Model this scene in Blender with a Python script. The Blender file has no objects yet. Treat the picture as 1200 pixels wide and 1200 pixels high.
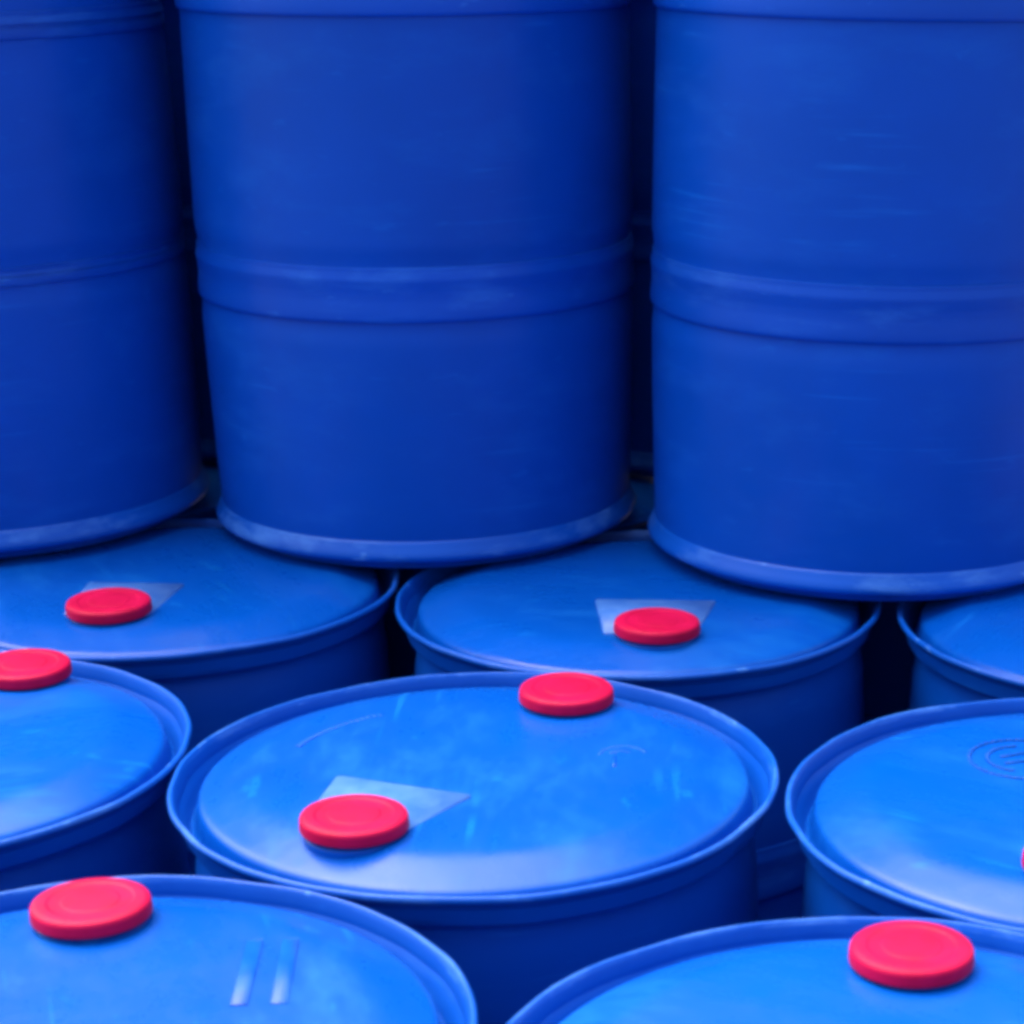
import bpy, bmesh, math, random
from mathutils import Vector, Matrix

random.seed(7)
scene = bpy.context.scene
col = scene.collection
R = math.radians

# ------------------------------------------------------------------ camera
TOP = 0.93                                   # height of a drum, and of the lower tier
F_PX, TILT, ROLL, CAM_H, PX, PY = 2589.6, 0.386087, -0.003124, 0.77787, 780.7, 918.2
cam = bpy.data.cameras.new('camera')
cam_o = bpy.data.objects.new('camera', cam)
col.objects.link(cam_o)
cam.sensor_width = 36.0
cam.lens = F_PX * 36.0 / 1200.0
cam.shift_x = (600.0 - PX) / 1200.0
cam.shift_y = (PY - 600.0) / 1200.0
cam.clip_end = 2000.0
ct, st = math.cos(TILT), math.sin(TILT)
rv, uv, fv = Vector((1, 0, 0)), Vector((0, st, ct)), Vector((0, ct, -st))
c_, s_ = math.cos(ROLL), math.sin(ROLL)
rv, uv = rv * c_ + uv * s_, uv * c_ - rv * s_
cam_o.matrix_world = Matrix(((rv.x, uv.x, -fv.x, 0), (rv.y, uv.y, -fv.y, 0),
                             (rv.z, uv.z, -fv.z, TOP + CAM_H), (0, 0, 0, 1)))
cam.dof.use_dof = True
cam.dof.focus_distance = 2.35
cam.dof.aperture_fstop = 9.0
scene.camera = cam_o

# ------------------------------------------------------------------ world, sun, exposure
SUN_EL, SUN_AZ = R(64), R(-50)              # azimuth from +y (away from the camera), clockwise
world = bpy.data.worlds.new('World')
scene.world = world
world.use_nodes = True
wn = world.node_tree
for n in list(wn.nodes):
    wn.nodes.remove(n)
sky = wn.nodes.new('ShaderNodeTexSky')
sky.sky_type = 'NISHITA'
sky.sun_disc = False
sky.sun_elevation = SUN_EL
sky.sun_rotation = SUN_AZ
sky.air_density = 1.0
sky.dust_density = 7.0
bg = wn.nodes.new('ShaderNodeBackground')
bg.inputs['Strength'].default_value = 0.15
wo = wn.nodes.new('ShaderNodeOutputWorld')
wn.links.new(sky.outputs[0], bg.inputs[0])
wn.links.new(bg.outputs[0], wo.inputs[0])
sun = bpy.data.lights.new('sun', 'SUN')
sun.energy = 1.25
sun.angle = R(78)
sun.color = (1.0, 0.97, 0.92)
sun_o = bpy.data.objects.new('sun', sun)
col.objects.link(sun_o)
sd = Vector((math.sin(SUN_AZ) * math.cos(SUN_EL), math.cos(SUN_AZ) * math.cos(SUN_EL), math.sin(SUN_EL)))
sun_o.rotation_euler = sd.to_track_quat('Z', 'Y').to_euler()
sun_o.location = (-4, -3, 8)

vs = scene.view_settings
vs.view_transform = 'Standard'
vs.look = 'None'
vs.gamma = 1.0
vs.use_curve_mapping = False
vs.exposure = 1.48
scene.render.engine = 'CYCLES'
scene.cycles.use_denoising = True
scene.cycles.max_bounces = 8
scene.cycles.pixel_filter_type = 'GAUSSIAN'   # the soft, low-resolution lens of the photograph
scene.cycles.filter_width = 4.6


# ------------------------------------------------------------------ materials
def mat(name):
    m = bpy.data.materials.new(name)
    m.use_nodes = True
    nt = m.node_tree
    return m, nt, nt.nodes['Principled BSDF']


def N(nt, t, **kw):
    n = nt.nodes.new(t)
    for k, v in kw.items():
        setattr(n, k, v)
    return n


def noise(nt, vec, scale, detail=4, rough=0.6):
    n = N(nt, 'ShaderNodeTexNoise')
    n.inputs['Scale'].default_value = scale
    n.inputs['Detail'].default_value = detail
    n.inputs['Roughness'].default_value = rough
    nt.links.new(vec, n.inputs['Vector'])
    return n.outputs['Fac']


def ramp(nt, fac, stops):
    r = N(nt, 'ShaderNodeValToRGB')
    cr = r.color_ramp
    while len(cr.elements) < len(stops):
        cr.elements.new(0.5)
    for e, (p, c) in zip(cr.elements, stops):
        e.position = p
        e.color = c if len(c) == 4 else (*c, 1)
    nt.links.new(fac, r.inputs[0])
    return r.outputs[0]


def mix(nt, fac, a, b):
    m = N(nt, 'ShaderNodeMix', data_type='RGBA')
    if hasattr(fac, 'is_linked'):
        nt.links.new(fac, m.inputs[0])
    else:
        m.inputs[0].default_value = fac
    for v, i in ((a, 6), (b, 7)):
        if hasattr(v, 'is_linked'):
            nt.links.new(v, m.inputs[i])
        else:
            m.inputs[i].default_value = (*v, 1)
    return m.outputs[2]


def plastic(name, base, light, rough, stretch, scuff_amt, bump, spec=0.5, scratch=(2.5, 2.5, 70), srot=(0, 0, 0), samt=0.38):
    """Moulded polyethylene: cloudy colour, rubbed paler scuffs, thin scratches, uneven gloss."""
    m, nt, b = mat(name)
    L = nt.links
    tc = N(nt, 'ShaderNodeTexCoord')
    oi = N(nt, 'ShaderNodeObjectInfo')
    off = N(nt, 'ShaderNodeVectorMath', operation='SCALE')
    off.inputs[0].default_value = (13.1, 7.7, 5.3)
    L.new(oi.outputs['Random'], off.inputs['Scale'])
    add = N(nt, 'ShaderNodeVectorMath', operation='ADD')
    L.new(tc.outputs['Object'], add.inputs[0])
    L.new(off.outputs[0], add.inputs[1])
    vec = add.outputs[0]
    mp = N(nt, 'ShaderNodeMapping')
    mp.inputs['Scale'].default_value = stretch
    L.new(vec, mp.inputs['Vector'])
    cloud = noise(nt, vec, 5.0, 4, 0.55)
    scuff = noise(nt, mp.outputs[0], 6.0, 6, 0.7)
    scr = noise(nt, mp.outputs[0], 22.0, 3, 0.6)
    mp2 = N(nt, 'ShaderNodeMapping')
    mp2.inputs['Scale'].default_value = scratch
    mp2.inputs['Rotation'].default_value = srot
    L.new(vec, mp2.inputs['Vector'])
    line = noise(nt, mp2.outputs[0], 1.6, 2, 0.5)
    patch = noise(nt, vec, 9.0, 2, 0.5)
    dark = tuple(c * 0.86 for c in base)
    c1 = mix(nt, ramp(nt, cloud, [(0.32, (0, 0, 0)), (0.68, (1, 1, 1))]), dark, base)
    s1 = ramp(nt, scuff, [(0.52, (0, 0, 0)), (0.74, (scuff_amt,) * 3)])
    s2 = ramp(nt, scr, [(0.66, (0, 0, 0)), (0.72, (scuff_amt * 0.8,) * 3)])
    c2 = mix(nt, s1, c1, light)
    s3 = ramp(nt, line, [(0.62, (0, 0, 0)), (0.72, (samt,) * 3)])
    pm = ramp(nt, patch, [(0.50, (0, 0, 0)), (0.62, (1, 1, 1))])
    mul = N(nt, 'ShaderNodeMath', operation='MULTIPLY')
    L.new(s3, mul.inputs[0])
    L.new(pm, mul.inputs[1])
    c3 = mix(nt, mul.outputs[0], mix(nt, s2, c2, light), light)
    hsv = N(nt, 'ShaderNodeHueSaturation')
    vr = N(nt, 'ShaderNodeMapRange')
    vr.inputs['To Min'].default_value, vr.inputs['To Max'].default_value = 0.92, 1.06
    L.new(oi.outputs['Random'], vr.inputs['Value'])
    L.new(vr.outputs[0], hsv.inputs['Value'])
    L.new(c3, hsv.inputs['Color'])
    L.new(hsv.outputs[0], b.inputs['Base Color'])
    rr = ramp(nt, scuff, [(0.3, (rough - 0.06,) * 3), (0.75, (rough + 0.16,) * 3)])
    L.new(rr, b.inputs['Roughness'])
    b.inputs['IOR'].default_value = 1.48
    b.inputs['Specular IOR Level'].default_value = spec
    bm_ = N(nt, 'ShaderNodeBump')
    bm_.inputs['Strength'].default_value = bump
    bm_.inputs['Distance'].default_value = 0.01
    L.new(cloud, bm_.inputs['Height'])
    bm2 = N(nt, 'ShaderNodeBump')
    bm2.inputs['Strength'].default_value = 0.06
    bm2.inputs['Distance'].default_value = 0.002
    L.new(scuff, bm2.inputs['Height'])
    L.new(bm_.outputs[0], bm2.inputs['Normal'])
    L.new(bm2.outputs[0], b.inputs['Normal'])
    return m


BLUE = (0.0003, 0.070, 0.43)
PALE = (0.006, 0.140, 0.56)
M_body = plastic('blue_moulded_plastic', BLUE, PALE, 0.38, (1, 1, 3.0), 0.28, 0.06, 0.19)
M_hoop = plastic('blue_hoop_plastic', (0.0008, 0.066, 0.43), (0.025, 0.16, 0.58), 0.38, (1, 1, 4.0), 0.55, 0.06, 0.22)
M_lid = plastic('blue_lid_plastic', (0.0001, 0.078, 0.44), (0.005, 0.150, 0.54), 0.27, (1.6, 0.7, 1), 0.55, 0.28, 0.22, (60, 2.5, 2.5), (0, 0, 0.9), 0.6)  # paler streaks: scuffs, and reflections on the lids put into the colour
M_rim = plastic('blue_rim_plastic', (0.002, 0.085, 0.48), (0.06, 0.21, 0.62), 0.34, (1, 1, 3), 0.95, 0.05, 0.26)  # paleness: rubbed wear, plus light caught by the foot lip put into the colour

M_red, nt, b = mat('red_cap_plastic')
tc = N(nt, 'ShaderNodeTexCoord')
nf = noise(nt, tc.outputs['Object'], 30.0, 4, 0.6)
nt.links.new(ramp(nt, nf, [(0.3, (0.40, 0.0010, 0.034)), (0.72, (0.52, 0.0025, 0.058))]), b.inputs['Base Color'])
b.inputs['Roughness'].default_value = 0.5
b.inputs['Specular IOR Level'].default_value = 0.13
bb = N(nt, 'ShaderNodeBump')
bb.inputs['Strength'].default_value = 0.12
bb.inputs['Distance'].default_value = 0.004
nt.links.new(nf, bb.inputs['Height'])
nt.links.new(bb.outputs[0], b.inputs['Normal'])

M_label, nt, b = mat('pale_label_film')
tc = N(nt, 'ShaderNodeTexCoord')
nf = noise(nt, tc.outputs['Object'], 26.0, 6, 0.7)
nt.links.new(ramp(nt, nf, [(0.3, (0.010, 0.110, 0.48)), (0.66, (0.070, 0.205, 0.57))]), b.inputs['Base Color'])
b.inputs['Roughness'].default_value = 0.45

M_ground, nt, b = mat('dark_concrete')
tc = N(nt, 'ShaderNodeTexCoord')
nf = noise(nt, tc.outputs['Object'], 3.0, 8, 0.65)
nt.links.new(ramp(nt, nf, [(0.3, (0.07, 0.068, 0.065)), (0.7, (0.15, 0.145, 0.14))]), b.inputs['Base Color'])
b.inputs['Roughness'].default_value = 0.9


# ------------------------------------------------------------------ mesh helpers
def lathe(name, prof, seg=96, closed=False, material=None, smooth_angle=40, wob=0.0, ph=0.0):
    """Turn a profile of (r, z) points about z; wob makes the ring very slightly out of round."""
    bm = bmesh.new()
    rings = []
    for (r, z) in prof:
        if r <= 1e-6:
            rings.append([bm.verts.new((0, 0, z))])
        else:
            ring = []
            for i in range(seg):
                a = 2 * math.pi * i / seg
                rr = r * (1 + wob * math.cos(2 * a + ph))
                ring.append(bm.verts.new((rr * math.cos(a), rr * math.sin(a), z)))
            rings.append(ring)
    pairs = list(zip(rings, rings[1:]))
    if closed:
        pairs.append((rings[-1], rings[0]))
    for p, q in pairs:
        for i in range(seg):
            j = (i + 1) % seg
            if len(p) == 1 and len(q) == 1:
                continue
            if len(p) == 1:
                bm.faces.new((p[0], q[j], q[i]))
            elif len(q) == 1:
                bm.faces.new((p[i], p[j], q[0]))
            else:
                bm.faces.new((p[i], p[j], q[j], q[i]))
    bmesh.ops.recalc_face_normals(bm, faces=bm.faces)
    return finish(name, bm, material, smooth_angle)


def finish(name, bm, material, smooth_angle=40):
    for f in bm.faces:
        f.smooth = True
    lim = R(smooth_angle)
    for e in bm.edges:
        if len(e.link_faces) == 2 and e.calc_face_angle(0) > lim:
            e.smooth = False
    me = bpy.data.meshes.new(name)
    bm.to_mesh(me)
    bm.free()
    me.materials.append(material)
    return me


def put(name, me, parent=None, loc=(0, 0, 0), rz=0.0):
    o = bpy.data.objects.new(name, me)
    col.objects.link(o)
    o.location = loc
    o.rotation_euler = (0, 0, rz)
    if parent:
        o.parent = parent
    return o


def rounded(pts, rad, n=4):
    """Round the corners of an open (r, z) profile."""
    out = [pts[0]]
    for a, b_, c in zip(pts, pts[1:], pts[2:]):
        A, B, C = Vector(a), Vector(b_), Vector(c)
        d1, d2 = (A - B), (C - B)
        k = min(rad, d1.length * 0.45, d2.length * 0.45)
        p0, p1 = B + d1.normalized() * k, B + d2.normalized() * k
        for i in range(n + 1):
            t = i / n
            q = p0 * (1 - t) ** 2 + B * 2 * t * (1 - t) + p1 * t * t
            out.append((q.x, q.y))
    out.append(pts[-1])
    return out


# ------------------------------------------------------------------ the drum's parts
def body_mesh(name, b1, b2, ph):
    """Side wall with its floor; the wall is let in behind each hoop."""
    pr = [(0.0, 0.022), (0.20, 0.020), (0.230, 0.008), (0.238, 0.006), (0.2460, 0.012), (0.2620, 0.018), (0.2650, 0.032), (0.2665, 0.055)]
    pr += [(0.2685, 0.12), (0.2708, 0.20), (0.2722, b1[0] - 0.025), (0.2700, b1[0] - 0.006), (0.2695, b1[0] + 0.010)]
    pr += [(0.2695, b1[1] - 0.010), (0.2705, b1[1] + 0.006), (0.2730, b1[1] + 0.022), (0.2722, 0.50), (0.2708, b2[0] - 0.030),
           (0.2702, b2[0] - 0.006), (0.2695, b2[0] + 0.010)]
    pr += [(0.2695, b2[1] - 0.010), (0.2705, b2[1] + 0.006), (0.2712, b2[1] + 0.03), (0.2700, 0.80), (0.2675, 0.852),
           (0.2632, 0.874), (0.2610, 0.884), (0.2612, 0.891)]
    return lathe(name, rounded(pr, 0.012, 3), 112, material=M_body, wob=0.0016, ph=ph)


def hoop_mesh(name, z0, z1, ph, r=0.2745):
    m = (z0 + z1) / 2
    pr = [(0.2660, z0 + 0.001), (0.2730, z0), (r, z0 + 0.0035), (r - 0.0002, z0 + 0.012), (r - 0.0016, m - 0.006),
          (r - 0.0016, m + 0.004), (r + 0.0002, z1 - 0.014), (r - 0.0022, z1 - 0.004), (0.2725, z1 + 0.001), (0.2660, z1)]
    return lathe(name, rounded(pr, 0.0025, 2), 112, material=M_hoop, wob=0.0016, ph=ph)


def foot_mesh(name, ph):
    """The thick lip the drum stands on."""
    pr = [(0.236, 0.004), (0.242, 0.0), (0.248, 0.001), (0.2540, 0.0095), (0.2670, 0.0125), (0.2730, 0.0160), (0.2748, 0.0205), (0.2735, 0.026),
          (0.2700, 0.0325), (0.2672, 0.039), (0.2620, 0.041)]
    return lathe(name, rounded(pr, 0.004, 3), 112, material=M_rim, wob=0.0016, ph=ph)


Z = TOP
RIM = lathe('rim', rounded([(0.2590, Z - 0.041), (0.2650, Z - 0.042), (0.2740, Z - 0.024), (0.2815, Z - 0.0125), (0.2860, Z - 0.0095), (0.2880, Z - 0.0068), (0.2875, Z - 0.0040),
                            (0.2858, Z - 0.0022), (0.2832, Z - 0.0022), (0.2808, Z - 0.007), (0.2785, Z - 0.014), (0.2755, Z - 0.034), (0.2680, Z - 0.039), (0.2590, Z - 0.041)], 0.0025, 3),
            128, material=M_rim, wob=0.0012, ph=0.8)
for v in RIM.vertices:                        # not quite true: small flats and waves left by handling
    a, r = math.atan2(v.co.y, v.co.x), math.hypot(v.co.x, v.co.y)
    if r > 0.27:
        e = 0.0005 * math.sin(5 * a + 1) + 0.0004 * math.sin(9 * a + 2) + 0.0003 * math.sin(17 * a) + 0.0003 * math.sin(26 * a + 4)
        v.co.x += e * math.cos(a)
        v.co.y += e * math.sin(a)
        v.co.z += 0.0006 * math.sin(4 * a + 2) + 0.0004 * math.sin(11 * a)
RIM.materials.append(M_body)
for p in RIM.polygons:                        # only the rolled bead is rubbed pale; body blue paints the channel's shade deeper
    if math.hypot(p.center.x, p.center.y) < 0.2812 and p.center.z > Z - 0.04:
        p.material_index = 1


def lid_mesh(name, seed):
    """Crowned head: flat in the middle, rolling down to the groove inside the rim, slightly uneven."""
    rnd = random.Random(seed)
    w = [(rnd.uniform(-1, 1) * 0.0011, rnd.uniform(0, 6.28), k) for k in (1, 2, 3)]
    pr = [(0.0, 0.0050), (0.05, 0.0052), (0.10, 0.0060), (0.15, 0.0064), (0.185, 0.0060), (0.203, 0.0056), (0.213, 0.0044), (0.225, 0.0014), (0.242, -0.0042), (0.2555, -0.0086),
          (0.2600, -0.0120), (0.2620, -0.0210), (0.2640, -0.0340), (0.2680, -0.0360), (0.2730, -0.0345), (0.2757, -0.029)]
    me = lathe(name, rounded(pr, 0.006, 2), 128, material=M_lid, smooth_angle=80)
    for v in me.vertices:
        r = math.hypot(v.co.x, v.co.y)
        a = math.atan2(v.co.y, v.co.x)
        f = max(0.0, 1 - (r / 0.255) ** 2) * min(1, r / 0.06)
        v.co.z += Z + f * sum(A * math.cos(k * a + p) for A, p, k in w) * (r / 0.15)
    return me


BODY = [body_mesh('body', (0.302, 0.365), (0.638, 0.701), p) for p in (0.0, 1.7, 3.1)]
HOOP_LOW = [hoop_mesh('hoop', 0.302, 0.365, p) for p in (0.0, 1.7, 3.1)]
HOOP_HIGH = [hoop_mesh('hoop', 0.638, 0.701, p) for p in (0.0, 1.7, 3.1)]
BODY_NARROW = body_mesh('body', (0.332, 0.353), (0.606, 0.636), 0.4)
HOOP_NARROW = [hoop_mesh('hoop', 0.332, 0.353, 0.4, 0.2732), hoop_mesh('hoop', 0.606, 0.636, 0.4, 0.2734)]
FOOT = [foot_mesh('foot_lip', p) for p in (0.0, 1.7, 3.1)]
LIDS = [lid_mesh('lid', s) for s in (1, 2, 3, 4)]

# cap: crimped red closure on a short blue neck
CAP = lathe('cap', rounded([(0.0, 0.0172), (0.0225, 0.0172), (0.0238, 0.0166), (0.0335, 0.0166), (0.0355, 0.0176), (0.0435, 0.0174), (0.0468, 0.0158), (0.0479, 0.0132),
                            (0.0484, 0.0050), (0.0472, 0.0036), (0.0400, 0.0042), (0.0395, 0.0026), (0.0, 0.0026)], 0.0016, 4), 72, material=M_red, smooth_angle=50)
NECK = lathe('neck', rounded([(0.0, 0.0034), (0.0405, 0.0034), (0.0415, 0.0012), (0.0440, 0.0006), (0.0455, -0.0010), (0.0455, -0.0075), (0.0, -0.0075)], 0.0015, 2), 64,
             material=M_lid, smooth_angle=50)


def label_mesh(top, bot, hgt):
    """Thin pale label, wider on one side, corners softened."""
    bm = bmesh.new()
    pts, k = [], 0.005
    for (x, y, a0) in ((top / 2 - k, hgt / 2 - k, 0), (-top / 2 + k, hgt / 2 - k, 90), (-bot / 2 + k, -hgt / 2 + k, 180), (bot / 2 - k, -hgt / 2 + k, 270)):
        for i in range(4):
            a = R(a0 + 30 * i)
            pts.append((x + k * math.cos(a), y + k * math.sin(a)))
    up = [bm.verts.new((x, y, 0.0008)) for x, y in pts]
    dn = [bm.verts.new((x, y, -0.0010)) for x, y in pts]
    bm.faces.new(up)
    bm.faces.new(dn[::-1])
    for i in range(len(pts)):
        j = (i + 1) % len(pts)
        bm.faces.new((dn[i], dn[j], up[j], up[i]))
    return finish('label', bm, M_label, 60)


def mark_mesh(kind):
    """Shallow lines moulded into the lid."""
    bm = bmesh.new()

    def bar(x0, y0, x1, y1, w=0.004, h=0.0014):
        v = Vector((x1 - x0, y1 - y0))
        mtx = Matrix.Translation(((x0 + x1) / 2, (y0 + y1) / 2, 0)) @ Matrix.Rotation(math.atan2(v.y, v.x), 4, 'Z') @ Matrix.Diagonal((v.length, w, h, 1))
        bmesh.ops.create_cube(bm, size=1.0, matrix=mtx)

    def arc(cx, cy, r, a0, a1, n=14, w=0.004):
        p = [(cx + r * math.cos(R(a0 + (a1 - a0) * i / n)), cy + r * math.sin(R(a0 + (a1 - a0) * i / n))) for i in range(n + 1)]
        for q, s in zip(p, p[1:]):
            bar(*q, *s, w=w)
    if kind == 'arch':
        arc(0, 0, 0.022, 0, 170)
        bar(-0.013, -0.03, -0.009, -0.004)
        arc(-0.002, 0.0, 0.010, 20, 160)
    elif kind == 'ring':
        arc(0, 0, 0.050, 60, 290, 24)
        arc(0, 0, 0.033, 90, 250, 18)
        bar(-0.02, 0.005, 0.015, 0.02)
        bar(-0.018, -0.012, 0.014, 0.0)
    elif kind == 'bars':
        for x in (-0.014, 0.016):
            bar(x, -0.06, x * 0.92, 0.05, 0.013, 0.0003)
    elif kind == 'ridge':
        arc(0.0, -0.16, 0.16, 70, 112, 18, 0.006)
    bmesh.ops.bevel(bm, geom=bm.edges[:], offset=0.0005, segments=1, affect='EDGES')
    return finish('moulded_mark', bm, M_lid, 60)


MARKS = {k: mark_mesh(k) for k in ('arch', 'ring', 'bars', 'ridge')}
LABELS = {}


def LIDZ(r):
    return 0.0062 if r < 0.19 else 0.0062 - (r - 0.19) * 0.07


def drum(xy, z, label, group, rot=0.0, var=0, caps=(), sticker=None, marks=(), narrow=False, lid=0):
    """caps: (angle in degrees, distance from the axis); sticker: (x, y, angle, top, bottom, height) on the lid."""
    d = bpy.data.objects.new('plastic_drum', None)
    col.objects.link(d)
    d.empty_display_size = 0.2
    d.location = (xy[0], xy[1], z)
    d['label'] = label
    d['category'] = 'drum'
    d['group'] = group
    if narrow:
        put('body', BODY_NARROW, d, rz=rot)
        for h in HOOP_NARROW:
            put('hoop', h, d, rz=rot)
    else:
        put('body', BODY[var], d, rz=rot)
        put('hoop', HOOP_LOW[var], d, rz=rot)
        put('hoop', HOOP_HIGH[var], d, rz=rot)
    put('foot_lip', FOOT[var], d, rz=rot)
    put('rim', RIM, d, rz=rot)
    ld = put('lid', LIDS[lid], d, rz=rot)
    for ang, dist in caps:
        x, y = dist * math.cos(R(ang)), dist * math.sin(R(ang))
        zc = Z + LIDZ(dist)
        put('neck', NECK, d, (x, y, zc))
        c = put('cap', CAP, d, (x, y, zc), R(ang * 3.1))
        c.rotation_euler.x, c.rotation_euler.y = R(random.uniform(-1.2, 1.2)), R(random.uniform(-1.2, 1.2))
    if sticker:
        x, y, a, t, bt, h = sticker
        k = (t, bt, h)
        if k not in LABELS:
            LABELS[k] = label_mesh(*k)
        put('label', LABELS[k], d, (x, y, Z + 0.0064), R(a))
    for kind, x, y, a in marks:
        put('moulded_mark', MARKS[kind], d, (x, y, Z + LIDZ(math.hypot(x, y)) + 0.0003), R(a))
    return d


# ------------------------------------------------------------------ ground
bm = bmesh.new()
bmesh.ops.create_grid(bm, x_segments=2, y_segments=2, size=60)
me = bpy.data.meshes.new('ground')
bm.to_mesh(me)
bm.free()
me.materials.append(M_ground)
g = put('ground', me)
g['kind'] = 'structure'

# ------------------------------------------------------------------ lower tier, front to back
LOW = 'drums of the lower tier'
drum((-0.4272, 1.4284), 0, 'blue drum at the bottom left corner, red cap near its far edge', LOW, 0.3, 0,
     caps=[(101.2, 0.187), (-79, 0.187)], marks=[('bars', 0.118, 0.095, 4)], lid=0)
drum((0.149, 1.3452), 0, 'blue drum at the bottom right with the largest red cap', LOW, 1.2, 1,
     caps=[(77.7, 0.184), (-102, 0.187)], lid=1)
drum((-0.7572, 2.0194), 0, 'blue drum cut by the left edge, red cap at its far side', LOW, 2.0, 2,
     caps=[(65.8, 0.200), (-114, 0.187)], lid=2)
drum((-0.1814, 1.9523), 0, 'blue drum in the centre showing two red caps and a pale label', LOW, 0.0, 0,
     caps=[(-119.8, 0.188), (64.2, 0.184)], sticker=(-0.082, -0.114, -20.8, 0.138, 0.090, 0.120),
     marks=[('arch', 0.140, 0.020, 10), ('ridge', -0.145, 0.098, 50)], lid=3)
drum((0.3969, 1.8687), 0, 'blue drum cut by the right edge with moulded rings on its lid', LOW, 0.9, 1,
     caps=[(-106, 0.178), (73, 0.187)], marks=[('ring', -0.058, 0.090, 0)], lid=0)
drum((-0.6120, 2.5776), 0, 'blue drum under the left upper drum, red cap on a pale label', LOW, 0.5, 2,
     caps=[(-99, 0.160)], sticker=(-0.024, -0.102, -4, 0.116, 0.100, 0.125), lid=1)
drum((-0.0320, 2.5098), 0, 'blue drum behind the central one, single red cap on a pale label', LOW, 1.5, 0,
     caps=[(-82.6, 0.172)], sticker=(0.017, -0.108, -3, 0.140, 0.104, 0.125), lid=2)
drum((0.5550, 2.4275), 0, 'blue drum at right edge under the right upper drum, mostly out of view', LOW, 2.5, 1,
     caps=[(-40, 0.187)], lid=3)
drum((-0.237, 3.052), 0, 'lower tier drum hidden in shadow behind the middle upper drum', LOW, 0.7, 2, lid=0)
drum((0.343, 2.968), 0, 'lower tier drum hidden in shadow behind the right upper drum', LOW, 0.2, 0, lid=1)
drum((-0.815, 3.135), 0, 'lower tier drum hidden in shadow behind the left upper drum', LOW, 0.1, 1, lid=2)

# the rows go on past the edges of the picture
drum((0.725, 1.262), 0, 'lower tier drum beyond the right edge, beside the bottom right drum', LOW, 0.6, 0, lid=2)
drum((0.975, 1.790), 0, 'lower tier drum beyond the right edge, beside the ringed lid', LOW, 0.8, 1, lid=3)
drum((-1.005, 1.512), 0, 'lower tier drum beyond the left edge, beside the bottom left drum', LOW, 0.1, 2, lid=1)
drum((-1.335, 2.100), 0, 'lower tier drum beyond the left edge, beside the cut middle row drum', LOW, 1.4, 0, lid=0)
drum((-0.674, 0.902), 0, 'lower tier drum below the frame, in front of the bottom left drum', LOW, 2.4, 1, lid=3)
drum((-0.099, 0.820), 0, 'lower tier drum below the frame, between the two front drums', LOW, 2.1, 2, lid=0)

# ------------------------------------------------------------------ upper tier
UP = 'drums of the upper tier'
UZ = TOP + 0.0068
u1 = drum((-0.8850, 2.8720), UZ, 'left drum of the upper tier, cut by the left edge', UP, 0.4, 1, caps=[(60, 0.187), (-120, 0.187)], narrow=True, lid=1)
u1.rotation_euler = (0, R(-0.8), 0)
u1.location.z += 0.002
drum((-0.3127, 2.8408), UZ, 'middle drum of the upper tier, whole width in view', UP, 1.1, 0, caps=[(20, 0.187), (-160, 0.187)], lid=2)
u3 = drum((0.2520, 2.6974), UZ, 'right drum of the upper tier, nearest and cut by the right edge', UP, 2.2, 2, caps=[(100, 0.187), (-80, 0.187)], lid=3)
u3.rotation_euler = (0, R(0.9), 0)          # stands a touch out of plumb on the rims below
u3.location.z += 0.001
drum((-0.574, 3.363), UZ, 'dark drum in second upper row behind the left and middle drums', UP, 0.2, 2, caps=[(0, 0.187), (180, 0.187)], lid=0)
drum((0.094, 3.258), UZ, 'dark drum in second upper row behind the middle and right drums', UP, 0.9, 1, caps=[(30, 0.187), (210, 0.187)], lid=1)
drum((-1.155, 3.390), UZ, 'unseen drum added at left end of second upper row, behind the left drum', UP, 1.9, 0, caps=[(30, 0.187), (210, 0.187)], lid=2)  # added out of sight to keep light from the left out of the gaps
drum((0.662, 3.120), UZ, 'unseen drum added at right end of second upper row, behind the right drum', UP, 1.3, 2, caps=[(70, 0.187), (250, 0.187)], lid=3)  # added out of sight to close the right end against side light
drum((-0.205, 3.815), UZ, 'unseen drum added in third upper row, hidden behind the middle drum', UP, 0.3, 1, caps=[(70, 0.187), (250, 0.187)], lid=0)  # added out of sight to stop low light entering from behind
